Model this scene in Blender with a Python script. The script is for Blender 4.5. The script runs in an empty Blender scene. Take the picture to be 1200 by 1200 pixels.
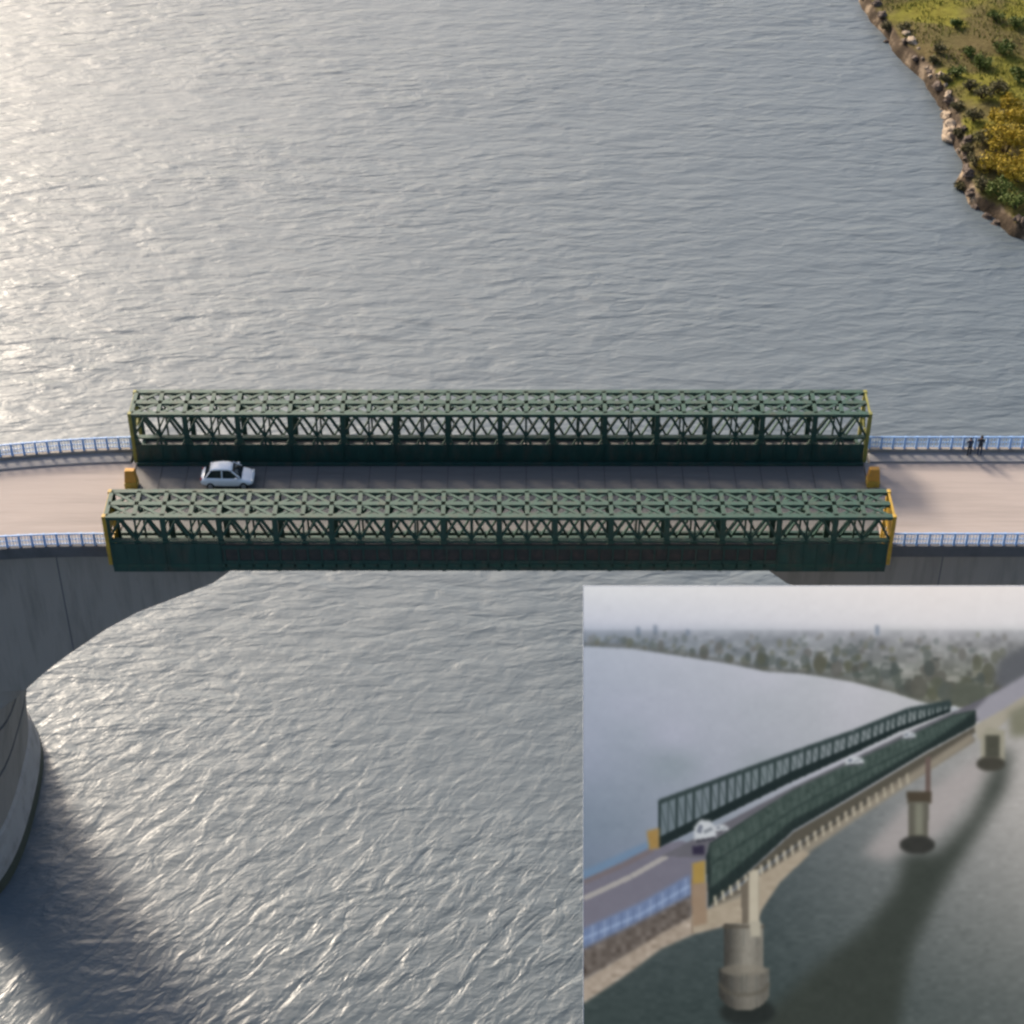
import bpy, bmesh, math, random
import numpy as np
from mathutils import Vector, Matrix, noise
random.seed(7)
R = math.radians
scene = bpy.context.scene

# ---------------------------------------------------------------- camera, sky, sun, exposure
H = 38.0                                     # deck level above the water
PITCH = 39.0
FPX = 2343.0
CAM = Vector((1.0, -128.9, H + 103.0))
cam = bpy.data.cameras.new('camera')
cam.sensor_width = 36; cam.lens = 36 * FPX / 1200; cam.clip_end = 8000; cam.clip_start = 1
co = bpy.data.objects.new('camera', cam); scene.collection.objects.link(co)
co.location = CAM; co.rotation_euler = (R(90 - PITCH), 0, 0)
scene.camera = co
SUN_AZ, SUN_EL = -34, 30
EXPO = 1.35
w = bpy.data.worlds.new("World"); scene.world = w; w.use_nodes = True
nt = w.node_tree
sky = nt.nodes.new('ShaderNodeTexSky'); sky.sky_type = 'NISHITA'; sky.sun_disc = False
sky.sun_elevation = R(SUN_EL); sky.sun_rotation = R(SUN_AZ)
sky.dust_density = 5.0; sky.air_density = 1.0; sky.ozone_density = 1.6
nt.links.new(sky.outputs[0], nt.nodes['Background'].inputs[0])
nt.nodes['Background'].inputs[1].default_value = 0.09
sl = bpy.data.lights.new('sun', 'SUN'); sl.energy = 2.4; sl.angle = R(11); sl.color = (1.0, .86, .70)
so = bpy.data.objects.new('sun', sl); scene.collection.objects.link(so)
sd = Vector((math.sin(R(SUN_AZ)) * math.cos(R(SUN_EL)), math.cos(R(SUN_AZ)) * math.cos(R(SUN_EL)), math.sin(R(SUN_EL))))
so.rotation_euler = sd.to_track_quat('Z', 'Y').to_euler(); so.location = (0, 0, 200)
scene.view_settings.view_transform = 'Standard'; scene.view_settings.look = 'None'
scene.view_settings.exposure = EXPO; scene.view_settings.gamma = 1
scene.cycles.filter_width = 2.6

_p = R(PITCH); FW = Vector((0, math.cos(_p), -math.sin(_p))); UP = Vector((0, math.sin(_p), math.cos(_p)))
def ray(px, py): return FW + Vector((1, 0, 0)) * ((px - 600) / FPX) + UP * ((600 - py) / FPX)
def on_z(px, py, z=0.0):
    d = ray(px, py); return CAM + d * ((z - CAM.z) / d.z)
def on_y(px, py, y):
    d = ray(px, py); return CAM + d * ((y - CAM.y) / d.y)

# ---------------------------------------------------------------- materials
def mat(name, col, rough=.8, metal=0.0, var=.12, scale=1.2, bump=.0, bscale=8, spec=.4, dirt=None, dirt_scale=.35, dirt_amt=.5, stretch=(1, 1, 1)):
    m = bpy.data.materials.new(name); m.use_nodes = True
    n = m.node_tree.nodes; L = m.node_tree.links; b = n['Principled BSDF']
    b.inputs['Roughness'].default_value = rough; b.inputs['Metallic'].default_value = metal
    b.inputs['Specular IOR Level'].default_value = spec
    tc = n.new('ShaderNodeTexCoord'); mp = n.new('ShaderNodeMapping'); mp.inputs['Scale'].default_value = stretch
    L.new(tc.outputs['Object'], mp.inputs['Vector'])
    nz = n.new('ShaderNodeTexNoise'); nz.inputs['Scale'].default_value = scale; nz.inputs['Detail'].default_value = 6
    L.new(mp.outputs[0], nz.inputs['Vector'])
    mx = n.new('ShaderNodeMix'); mx.data_type = 'RGBA'
    mx.inputs['A'].default_value = (*[c * (1 - var) for c in col], 1); mx.inputs['B'].default_value = (*[min(1, c * (1 + var)) for c in col], 1)
    L.new(nz.outputs['Fac'], mx.inputs['Factor']); out = mx.outputs['Result']
    if dirt:
        d = n.new('ShaderNodeTexNoise'); d.inputs['Scale'].default_value = dirt_scale; d.inputs['Detail'].default_value = 8; d.inputs['Roughness'].default_value = .65
        L.new(mp.outputs[0], d.inputs['Vector'])
        r = n.new('ShaderNodeMapRange'); r.inputs['From Min'].default_value = .48; r.inputs['From Max'].default_value = .7; r.inputs['To Max'].default_value = dirt_amt
        L.new(d.outputs['Fac'], r.inputs['Value'])
        m2 = n.new('ShaderNodeMix'); m2.data_type = 'RGBA'; m2.inputs['B'].default_value = (*dirt, 1)
        L.new(r.outputs[0], m2.inputs['Factor']); L.new(out, m2.inputs['A']); out = m2.outputs['Result']
    L.new(out, b.inputs['Base Color'])
    if bump:
        bn = n.new('ShaderNodeTexNoise'); bn.inputs['Scale'].default_value = bscale; bn.inputs['Detail'].default_value = 5
        L.new(mp.outputs[0], bn.inputs['Vector'])
        bp = n.new('ShaderNodeBump'); bp.inputs['Strength'].default_value = bump; bp.inputs['Distance'].default_value = .1
        L.new(bn.outputs['Fac'], bp.inputs['Height']); L.new(bp.outputs[0], b.inputs['Normal'])
    return m

M = {}
M['green'] = mat('green_steel_paint', (.017, .060, .044), .6, var=.35, scale=2, dirt=(.06, .055, .038), dirt_scale=1.1, dirt_amt=.55)
M['green_dark'] = mat('dark_green_steel_plate', (.014, .05, .04), .55, var=.4, scale=1.5, dirt=(.075, .06, .045), dirt_scale=1.0, dirt_amt=.65, stretch=(1, 1, .4))
M['rust'] = mat('weathered_brown_steel', (.035, .035, .032), .8, var=.3, scale=2, dirt=(.09, .055, .05), dirt_scale=1.2, dirt_amt=.6)
M['yellow'] = mat('yellow_steel_paint', (.42, .26, .03), .5, var=.2, dirt=(.16, .1, .03), dirt_scale=1.5, dirt_amt=.6)
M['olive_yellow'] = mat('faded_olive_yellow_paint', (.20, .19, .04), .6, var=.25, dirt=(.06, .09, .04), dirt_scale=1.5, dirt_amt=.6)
M['orange'] = mat('orange_paint', (.50, .24, .03), .6, var=.25, dirt=(.2, .13, .05), dirt_scale=2, dirt_amt=.6)
M['steel_deck'] = mat('dusty_steel_deck', (.135, .13, .125), .75, var=.15, scale=.8, bump=.3, dirt=(.11, .105, .10), dirt_scale=.9, dirt_amt=.9, stretch=(.12, 1.2, 1))
M['road'] = mat('worn_pale_asphalt', (.32, .275, .25), .9, var=.1, scale=.7, bump=.3, dirt=(.23, .20, .185), dirt_scale=.8, dirt_amt=.8, stretch=(.06, 1.0, 1))
M['walk'] = mat('pavement_concrete', (.25, .24, .235), .9, var=.12, dirt=(.14, .14, .14), dirt_amt=.6)
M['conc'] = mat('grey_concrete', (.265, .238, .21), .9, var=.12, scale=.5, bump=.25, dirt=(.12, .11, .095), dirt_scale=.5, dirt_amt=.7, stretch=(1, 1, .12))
M['conc_edge'] = mat('dark_edge_concrete', (.10, .10, .105), .9, var=.2, dirt=(.05, .05, .05), dirt_amt=.6)  # darker concrete tone for slab edge, near parapet and joints
M['algae'] = mat('algae_stained_concrete', (.06, .065, .045), .7, var=.4, scale=1.5)
M['conc_base'] = mat('pale_caisson_concrete', (.33, .31, .29), .9, var=.12, scale=.6, bump=.3, dirt=(.16, .15, .13), dirt_scale=.4, dirt_amt=.7)
M['blue'] = mat('pale_blue_railing_paint', (.22, .38, .66), .5, var=.15, scale=3, dirt=(.25, .27, .3), dirt_scale=2, dirt_amt=.5)
M['white'] = mat('white_car_paint', (.80, .82, .85), .25, var=.02, spec=.6)
M['glass'] = mat('dark_car_glass', (.012, .018, .025), .08, var=.1, spec=.7)
M['tyre'] = mat('black_rubber', (.02, .02, .02), .8)
M['rim'] = mat('silver_rim', (.5, .5, .52), .35, metal=.8)
M['lamp'] = mat('clear_lamp_lens', (.75, .75, .72), .15)
M['red'] = mat('red_lamp_lens', (.4, .02, .02), .2)
M['skin'] = mat('brown_skin', (.25, .14, .09), .6)
M['hair'] = mat('black_hair', (.012, .01, .01), .6)
M['navy'] = mat('navy_cloth', (.02, .035, .07), .9)
M['darkcloth'] = mat('charcoal_cloth', (.025, .028, .035), .9)
M['rock'] = mat('pale_bank_rock', (.32, .25, .18), .95, var=.25, scale=1, bump=.6, bscale=3, dirt=(.12, .09, .06), dirt_scale=.5, dirt_amt=.6)
M['rock_dark'] = mat('dark_wet_rock', (.085, .06, .045), .8, var=.3, scale=1, bump=.6, bscale=3)
M['alu'] = mat('brushed_aluminium_frame', (.5, .52, .55), .5, metal=.2)
M['post_steel'] = mat('galvanised_post', (.3, .31, .32), .5, metal=.5)
def leafmat(name, a, b_):
    m = bpy.data.materials.new(name); m.use_nodes = True
    n = m.node_tree.nodes; L = m.node_tree.links; b = n['Principled BSDF']; b.inputs['Roughness'].default_value = .7
    b.inputs['Specular IOR Level'].default_value = .2
    tc = n.new('ShaderNodeTexCoord'); nz = n.new('ShaderNodeTexNoise'); nz.inputs['Scale'].default_value = .9; nz.inputs['Detail'].default_value = 4
    L.new(tc.outputs['Object'], nz.inputs['Vector'])
    mx = n.new('ShaderNodeMix'); mx.data_type = 'RGBA'; mx.inputs['A'].default_value = (*a, 1); mx.inputs['B'].default_value = (*b_, 1)
    r = n.new('ShaderNodeMapRange'); r.inputs['From Min'].default_value = .35; r.inputs['From Max'].default_value = .65
    L.new(nz.outputs['Fac'], r.inputs['Value']); L.new(r.outputs[0], mx.inputs['Factor']); L.new(mx.outputs['Result'], b.inputs['Base Color'])
    return m
M['leaf_yellow'] = leafmat('yellow_green_leaves', (.22, .17, .015), (.40, .28, .02))
M['leaf_green'] = leafmat('mid_green_leaves', (.055, .085, .015), (.12, .15, .03))
M['leaf_olive'] = leafmat('olive_leaves', (.075, .065, .03), (.13, .12, .045))
M['grass'] = leafmat('meadow_grass_blades', (.10, .12, .02), (.17, .17, .03))
M['bark'] = mat('brown_bark', (.07, .05, .035), .9)

# ---------------------------------------------------------------- helpers
col = scene.collection
class MB:
    def __init__(s): s.v = []; s.f = []
    def box(s, x0, x1, y0, y1, z0, z1):
        b = len(s.v)
        s.v += [(x, y, z) for z in (z0, z1) for y in (y0, y1) for x in (x0, x1)]
        s.f += [tuple(b + i for i in q) for q in ((0, 2, 3, 1), (4, 5, 7, 6), (0, 1, 5, 4), (2, 6, 7, 3), (0, 4, 6, 2), (1, 3, 7, 5))]
        return s
    def bar(s, a, b_, wd, hd=None, up=Vector((0, 0, 1))):
        hd = hd or wd; a = Vector(a); b_ = Vector(b_); d = (b_ - a).normalized()
        if abs(d.dot(up)) > .98: up = Vector((0, 1, 0))
        r = d.cross(up).normalized() * wd / 2; u = r.cross(d).normalized() * hd / 2
        k = len(s.v)
        for p in (a, b_):
            s.v += [tuple(p - r - u), tuple(p + r - u), tuple(p + r + u), tuple(p - r + u)]
        s.f += [tuple(k + i for i in q) for q in ((0, 3, 2, 1), (4, 5, 6, 7), (0, 1, 5, 4), (1, 2, 6, 5), (2, 3, 7, 6), (3, 0, 4, 7))]
        return s
    def loft(s, rings, cap=True, closed=True):
        k = len(s.v); n = len(rings[0])
        for r in rings: s.v += [tuple(p) for p in r]
        for i in range(len(rings) - 1):
            for j in range(n if closed else n - 1):
                j2 = (j + 1) % n
                s.f.append((k + i * n + j, k + i * n + j2, k + (i + 1) * n + j2, k + (i + 1) * n + j))
        if cap:
            s.f.append(tuple(k + j for j in range(n))[::-1]); s.f.append(tuple(k + (len(rings) - 1) * n + j for j in range(n)))
        return s
    def cyl(s, a, b_, r0, r1=None, n=16):
        r1 = r0 if r1 is None else r1; a = Vector(a); b_ = Vector(b_); d = (b_ - a).normalized()
        t = Vector((0, 0, 1)) if abs(d.z) < .9 else Vector((1, 0, 0))
        u = d.cross(t).normalized(); v = d.cross(u)
        ring = lambda c, r: [c + (u * math.cos(2 * math.pi * i / n) + v * math.sin(2 * math.pi * i / n)) * r for i in range(n)]
        return s.loft([ring(a, r0), ring(b_, r1)])
    def build(s, name, m, parent=None, bevel=0, smooth=False, fn=None, fix=True):
        me = bpy.data.meshes.new(name); me.from_pydata(s.v if not fn else [fn(p) for p in s.v], [], s.f)
        if fix:
            bm = bmesh.new(); bm.from_mesh(me); bmesh.ops.recalc_face_normals(bm, faces=bm.faces); bm.to_mesh(me); bm.free()
        me.materials.append(m)
        if smooth: me.polygons.foreach_set('use_smooth', [True] * len(me.polygons))
        o = bpy.data.objects.new(name, me); col.objects.link(o)
        if parent: o.parent = parent
        if bevel:
            bv = o.modifiers.new('bevel', 'BEVEL'); bv.width = bevel; bv.segments = 2; bv.limit_method = 'ANGLE'
        return o
def tag(o, label=None, cat=None, group=None, kind=None):
    if label: o['label'] = label
    if cat: o['category'] = cat
    if group: o['group'] = group
    if kind: o['kind'] = kind
    return o
def empty(name, loc=(0, 0, 0), rz=0):
    o = bpy.data.objects.new(name, None); col.objects.link(o); o.location = loc; o.rotation_euler = (0, 0, rz); o.empty_display_size = .5
    return o
def kids(o): return [c for c in col.objects if c.parent == o]
def copy_tree(o, parent=None):
    c = o.copy(); col.objects.link(c); c.parent = parent
    for ch in kids(o): copy_tree(ch, c)
    return c

# ---------------------------------------------------------------- water
def water_mat():
    m = bpy.data.materials.new('river_water'); m.use_nodes = True
    n = m.node_tree.nodes; L = m.node_tree.links; b = n['Principled BSDF']
    b.inputs['Base Color'].default_value = (.085, .108, .125, 1)
    b.inputs['Roughness'].default_value = .37; b.inputs['IOR'].default_value = 1.33
    b.inputs['Specular IOR Level'].default_value = .9
    tc = n.new('ShaderNodeTexCoord')
    def nz(scale, rot, sx, sy, detail, dist=0.0, rough=.5):
        mp = n.new('ShaderNodeMapping'); mp.inputs['Scale'].default_value = (sx, sy, 1)
        m0 = n.new('ShaderNodeMapping'); m0.inputs['Rotation'].default_value = (0, 0, R(rot))
        L.new(tc.outputs['Object'], m0.inputs['Vector']); L.new(m0.outputs[0], mp.inputs['Vector'])
        t = n.new('ShaderNodeTexNoise'); t.inputs['Scale'].default_value = scale; t.inputs['Detail'].default_value = detail
        t.inputs['Distortion'].default_value = dist; t.inputs['Roughness'].default_value = rough
        L.new(mp.outputs[0], t.inputs['Vector']); return t.outputs['Fac']
    def mul(a, v):
        k = n.new('ShaderNodeMath'); k.operation = 'MULTIPLY'; L.new(a, k.inputs[0])
        if isinstance(v, float): k.inputs[1].default_value = v
        else: L.new(v, k.inputs[1])
        return k.outputs[0]
    def add(a, c):
        k = n.new('ShaderNodeMath'); L.new(a, k.inputs[0]); L.new(c, k.inputs[1]); return k.outputs[0]
    big = nz(.30, -28, .55, 1.3, 2, .4)
    mid = nz(.62, -24, .5, 1.4, 3, .6)
    fine = nz(1.5, 12, .6, 1.3, 3, .3)
    patch = nz(.02, 0, 1, 1.6, 3)                     # patches of rougher and calmer water
    pr = n.new('ShaderNodeMapRange'); pr.inputs['From Min'].default_value = .35; pr.inputs['From Max'].default_value = .65
    pr.inputs['To Min'].default_value = .65; pr.inputs['To Max'].default_value = 1.25
    L.new(patch, pr.inputs['Value'])
    # chop thrown back by the piers on the near side runs another way than the open river's ripples
    sp = n.new('ShaderNodeSeparateXYZ'); L.new(tc.outputs['Object'], sp.inputs[0])
    nr = n.new('ShaderNodeMapRange'); nr.inputs['From Min'].default_value = 35; nr.inputs['From Max'].default_value = -15; L.new(sp.outputs['Y'], nr.inputs['Value'])
    chop = nz(.58, -48, .5, 1.15, 3, .5, .5)
    big = nz(.26, 4, .45, 1.4, 2, .4); mid = nz(.6, -8, .45, 1.4, 3, .6)
    far = n.new('ShaderNodeMapRange'); far.inputs['From Min'].default_value = 35; far.inputs['From Max'].default_value = -15; far.inputs['To Min'].default_value = 1; far.inputs['To Max'].default_value = .4; L.new(sp.outputs['Y'], far.inputs['Value'])
    h = add(add(mul(add(mul(big, .42), mul(mid, .19)), far.outputs[0]), mul(fine, .045)), mul(mul(chop, .27), nr.outputs[0]))
    h = mul(h, pr.outputs[0])
    bp = n.new('ShaderNodeBump'); bp.inputs['Strength'].default_value = 1.0; bp.inputs['Distance'].default_value = 1.0
    L.new(h, bp.inputs['Height']); L.new(bp.outputs[0], b.inputs['Normal'])
    return m
MBW = MB()
MBW.v = [(-4000, -4000, 0), (4000, -4000, 0), (4000, 4000, 0), (-4000, 4000, 0)]; MBW.f = [(0, 1, 2, 3)]
tag(MBW.build('water', water_mat()), kind='structure')

# ---------------------------------------------------------------- river bank (top right)
shore_px = [(930, -260), (955, -120), (985, -40), (1002, 0), (1020, 30), (1048, 68), (1080, 105), (1103, 140), (1113, 170), (1118, 190), (1115, 215), (1132, 240), (1158, 258), (1185, 278), (1215, 285), (1300, 300), (1450, 290)]
shore = [on_z(px, py) for px, py in shore_px]
shore = [Vector((p.x, p.y)) for p in shore]
def shore_point(t):
    t = max(0, min(len(shore) - 1.001, t)); i = int(t); return shore[i].lerp(shore[i + 1], t - i)
# dense polyline with small ragged steps
dense = []
for i in range((len(shore) - 1) * 10):
    p = shore_point(i / 10)
    q = noise.noise_vector(Vector((p.x * .15, p.y * .15, 0))) * 1.2 + noise.noise_vector(Vector((p.x * .5, p.y * .5, 5))) * .4
    dense.append(Vector((p.x + q.x, p.y + q.y)))
poly = dense + [Vector((900, shore[-1].y + 10)), Vector((900, 900)), Vector((shore[0].x - 20, 900))]
P = np.array([[p.x, p.y] for p in poly])
def signed(px, py):
    x0, y0 = P[:, 0], P[:, 1]; x1, y1 = np.roll(x0, -1), np.roll(y0, -1)
    dx, dy = x1 - x0, y1 - y0
    t = np.clip(((px - x0) * dx + (py - y0) * dy) / (dx * dx + dy * dy + 1e-9), 0, 1)
    d = np.sqrt((px - x0 - t * dx) ** 2 + (py - y0 - t * dy) ** 2).min()
    c = ((y0 > py) != (y1 > py)) & (px < dx * (py - y0) / (dy + 1e-12) + x0)
    return d if c.sum() % 2 else -d
def ground_z(x, y, s=None):
    s = signed(x, y) if s is None else s
    if s < -6: return -3.0
    k = max(0, min(1, (s + .6) / 2.4)); k = k * k * (3 - 2 * k)
    base = -3 + 4.9 * k if s > -.6 else -3 + (s + 6) * .1
    n1 = noise.noise(Vector((x * .05, y * .05, 1))) * .9 + noise.noise(Vector((x * .22, y * .22, 3))) * .35 + noise.noise(Vector((x * .8, y * .8, 7))) * .12
    return base + max(0, min(1, s / 4)) * (n1 + .5 + min(s, 60) * .02)
def bank_mat():
    m = bpy.data.materials.new('riverbank_soil_and_grass'); m.use_nodes = True
    n = m.node_tree.nodes; L = m.node_tree.links; b = n['Principled BSDF']; b.inputs['Roughness'].default_value = .95; b.inputs['Specular IOR Level'].default_value = .1
    tc = n.new('ShaderNodeTexCoord')
    def tex(s, d=5):
        t = n.new('ShaderNodeTexNoise'); t.inputs['Scale'].default_value = s; t.inputs['Detail'].default_value = d; L.new(tc.outputs['Object'], t.inputs['Vector']); return t.outputs['Fac']
    def ramp(f, pts):
        r = n.new('ShaderNodeValToRGB'); L.new(f, r.inputs[0]); e = r.color_ramp.elements
        while len(e) < len(pts): e.new(.5)
        for i, (p, c) in enumerate(pts): e[i].position = p; e[i].color = (*c, 1)
        return r.outputs[0]
    grass = ramp(tex(.075), [(.30, (.13, .10, .045)), (.48, (.11, .095, .035)), (.56, (.16, .155, .025)), (.75, (.20, .18, .03))])
    fine = ramp(tex(1.3), [(.3, (.55, .5, .45)), (.7, (1, 1, 1))])
    mm = n.new('ShaderNodeMix'); mm.data_type = 'RGBA'; mm.blend_type = 'MULTIPLY'; mm.inputs['Factor'].default_value = .8
    L.new(grass, mm.inputs['A']); L.new(fine, mm.inputs['B'])
    soil = ramp(tex(.35, 8), [(.38, (.035, .026, .018)), (.54, (.07, .052, .036)), (.68, (.26, .20, .14))])
    geo = n.new('ShaderNodeNewGeometry'); sp = n.new('ShaderNodeSeparateXYZ'); L.new(geo.outputs['Normal'], sp.inputs[0])
    r = n.new('ShaderNodeMapRange'); r.inputs['From Min'].default_value = .75; r.inputs['From Max'].default_value = .93; L.new(sp.outputs['Z'], r.inputs['Value'])
    mx = n.new('ShaderNodeMix'); mx.data_type = 'RGBA'; L.new(r.outputs[0], mx.inputs['Factor']); L.new(soil, mx.inputs['A']); L.new(mm.outputs['Result'], mx.inputs['B'])
    L.new(mx.outputs['Result'], b.inputs['Base Color'])
    bp = n.new('ShaderNodeBump'); bp.inputs['Strength'].default_value = .6; bp.inputs['Distance'].default_value = .3; L.new(tex(2.5), bp.inputs['Height']); L.new(bp.outputs[0], b.inputs['Normal'])
    return m
g = MB()
xs = list(np.arange(50, 140, .8)) + list(np.arange(140, 900, 25)); ys = list(np.arange(84, 262, .8)) + list(np.arange(262, 900, 25))
idx = {}
for i, x in enumerate(xs):
    for j, y in enumerate(ys):
        idx[i, j] = len(g.v); g.v.append((x, y, ground_z(x, y)))
for i in range(len(xs) - 1):
    for j in range(len(ys) - 1): g.f.append((idx[i, j], idx[i + 1, j], idx[i + 1, j + 1], idx[i, j + 1]))
tag(g.build('riverbank', bank_mat(), smooth=True, fix=False), kind='structure')

ORD = 'first second third fourth fifth sixth seventh eighth ninth tenth eleventh twelfth thirteenth fourteenth fifteenth sixteenth seventeenth eighteenth nineteenth twentieth'.split()
ORD += ['twenty-' + o for o in ORD[:9]]
# rocks along the water's edge
def rock(x, y, r, m, name, label, group, seed):
    bm = bmesh.new(); bmesh.ops.create_icosphere(bm, subdivisions=3, radius=1)
    for v in bm.verts:
        d = 1 + .55 * noise.noise(v.co * 1.3 + Vector((seed, 0, 0))) + .2 * noise.noise(v.co * 3.7 + Vector((0, seed, 0)))
        v.co *= d
        v.co.x *= r * (1 + .3 * math.sin(seed)); v.co.y *= r * (1 + .3 * math.cos(seed * 2)); v.co.z *= r * .75
    me = bpy.data.meshes.new(name); bm.to_mesh(me); bm.free(); me.materials.append(m)
    o = bpy.data.objects.new(name, me); col.objects.link(o); o.location = (x, y, max(ground_z(x, y), -.1) + r * .15); o.rotation_euler = (0, 0, seed)
    return tag(o, label, 'rock', group)
pale = [(1062, 48), (1068, 58), (1075, 66), (1080, 76), (1086, 84), (1090, 92), (1101, 98), (1107, 108), (1110, 118), (1112, 128), (1115, 138), (1117, 148), (1113, 155), (1094, 82), (1104, 120), (1125, 172)]
for i, (px, py) in enumerate(pale):
    p = on_z(px, py, 1.2); rock(p.x, p.y, random.choice((.3, .45, .6, .9, 1.2)) * random.uniform(.8, 1.1), M['rock'], 'boulder', f'pale sandy boulder on the eroded bank edge, {ORD[i]} from the top of the row', 'pale boulders along the bank edge', i * 1.7 + .3)
for i in range(24):
    t = 3.1 + i * .45
    p = shore_point(t); q = Vector((p.x + random.uniform(.6, 2.2), p.y + random.uniform(-.8, .8)))
    rock(q.x, q.y, random.uniform(.4, .9), M['rock_dark'], 'rock', f'dark wet rock at the foot of the bank, {ORD[i]} along the waterline from the top', 'dark rocks at the waterline', i * 2.3 + 11)

# shrubs: stems and many small leaf faces through the crown
def shrub(x, y, w_, h_, m, name, label, group, seed, n=900):
    rs = random.Random(seed); root = empty(name, (x, y, ground_z(x, y) - .1)); tag(root, label, 'shrub', group)
    st = MB(); lf = MB(); tips = []
    for k in range(7):
        a = k * 2.4 + rs.random(); rr = w_ * .33 * rs.uniform(.3, 1); t = Vector((math.cos(a) * rr, math.sin(a) * rr, h_ * rs.uniform(.45, .75)))
        st.cyl((0, 0, -.2), t * .5 + Vector((0, 0, .1)), .09, .06, 6); st.cyl(t * .5 + Vector((0, 0, .1)), t, .06, .02, 6); tips.append((t, w_ * rs.uniform(.16, .3)))
    for k in range(n):
        t, r = rs.choice(tips); d = Vector((rs.gauss(0, 1), rs.gauss(0, 1), rs.gauss(0, 1) * .8)).normalized() * r * rs.uniform(.45, 1.1)
        c = t + d; c.z = max(.05, c.z); s_ = rs.uniform(.10, .26)
        u = Vector((rs.gauss(0, 1), rs.gauss(0, 1), rs.gauss(0, .5))).normalized(); v = u.cross(Vector((rs.gauss(0, 1), rs.gauss(0, 1), rs.gauss(0, 1)))).normalized()
        b = len(lf.v); lf.v += [tuple(c - u * s_), tuple(c + v * s_ * .5), tuple(c + u * s_), tuple(c - v * s_ * .5)]; lf.f.append((b, b + 1, b + 2, b + 3))
    st.build('stem', M['bark'], root); lf.build('foliage', m, root, fix=False)
    return root
sh = [(1178, 175, 6.5, 4.2, 'leaf_yellow', 2200), (1192, 205, 6, 3.8, 'leaf_yellow', 2000), (1170, 150, 4.5, 3, 'leaf_yellow', 1200), (1196, 150, 5.5, 3.5, 'leaf_yellow', 1500), (1172, 222, 4, 2.8, 'leaf_green', 1000), (1190, 236, 4.5, 2.6, 'leaf_green', 1000), (1215, 190, 6, 4, 'leaf_yellow', 1500),
      (1150, 115, 3.4, 2.2, 'leaf_olive', 700), (1168, 108, 3.2, 2, 'leaf_olive', 700), (1135, 105, 2.6, 1.7, 'leaf_olive', 500), (1140, 140, 3, 2, 'leaf_olive', 600), (1152, 165, 3.4, 2.2, 'leaf_olive', 700), (1143, 190, 3, 2, 'leaf_olive', 600), (1150, 215, 3, 1.9, 'leaf_olive', 600), (1134, 168, 2.4, 1.5, 'leaf_olive', 450),
      (1175, 58, 3.5, 2, 'leaf_green', 800), (1150, 75, 3.5, 1.8, 'leaf_green', 700), (1120, 88, 2.6, 1.5, 'leaf_green', 500), (1135, 62, 2.4, 1.3, 'leaf_green', 450), (1100, 62, 2.4, 1.5, 'leaf_olive', 450), (1192, 92, 3, 2, 'leaf_green', 650), (1165, 22, 3, 1.6, 'leaf_green', 500), (1120, 30, 2.6, 1.4, 'leaf_green', 500), (1190, 30, 3, 1.6, 'leaf_green', 500), (1160, 238, 2.6, 1.6, 'leaf_olive', 450), (1128, 200, 2.4, 1.4, 'leaf_olive', 400)]
LB = {'leaf_yellow': ('large yellow green shrub on the tip of the bank', 'yellow green shrubs on the bank tip'),
      'leaf_green': ('low mid green shrub in the grass of the bank', 'green shrubs on the bank'),
      'leaf_olive': ('small dull olive scrub bush near the bank edge', 'olive scrub on the bank')}
sh += [(1093, 70, 2.2, 1.2, 'leaf_olive', 400), (1108, 92, 2.4, 1.3, 'leaf_olive', 450), (1122, 122, 2.4, 1.4, 'leaf_olive', 450), (1124, 150, 2.2, 1.3, 'leaf_olive', 420), (1138, 228, 2.6, 1.4, 'leaf_olive', 450), (1186, 262, 3.5, 1.9, 'leaf_olive', 600), (1170, 252, 2.8, 1.6, 'leaf_green', 500), (1160, 192, 4.5, 2.2, 'leaf_yellow', 900), (1182, 128, 4, 2, 'leaf_yellow', 800), (1040, 20, 2.4, 1.3, 'leaf_olive', 400), (1060, 30, 2.6, 1.3, 'leaf_olive', 400)]
cnt = {}; sh.sort(key=lambda q: q[1])
for i, (px, py, w_, h_, k, n_) in enumerate(sh):
    p = on_z(px, py + 6, 2.2); cnt[k] = cnt.get(k, -1) + 1; shrub(p.x, p.y, w_, h_, M[k], 'shrub', LB[k][0] + ', ' + ORD[cnt[k]] + ' from the top', LB[k][1], i + 40, n_)

# grass blades as one object
gb = MB(); rs = random.Random(3)
for k in range(26000):
    x = rs.uniform(56, 112); y = rs.uniform(100, 215)
    if noise.noise(Vector((x * .12, y * .12, 9))) < -.12: continue
    q = CAM + Vector((0, 0, 0)); d = Vector((x, y, 2)) - q
    s = signed(x, y)
    if s < 2.2: continue
    z = ground_z(x, y, s); a = rs.uniform(0, 6.28); hh = rs.uniform(.25, .7); ww = rs.uniform(.06, .14)
    b = len(gb.v); dx, dy = math.cos(a) * ww, math.sin(a) * ww
    gb.v += [(x - dx, y - dy, z - .05), (x + dx, y + dy, z - .05), (x + rs.uniform(-.3, .3), y + rs.uniform(-.3, .3), z + hh)]; gb.f.append((b, b + 1, b + 2))
tag(gb.build('grass', M['grass'], fix=False), 'rough meadow grass covering the river bank', 'grass', kind='stuff')

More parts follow.
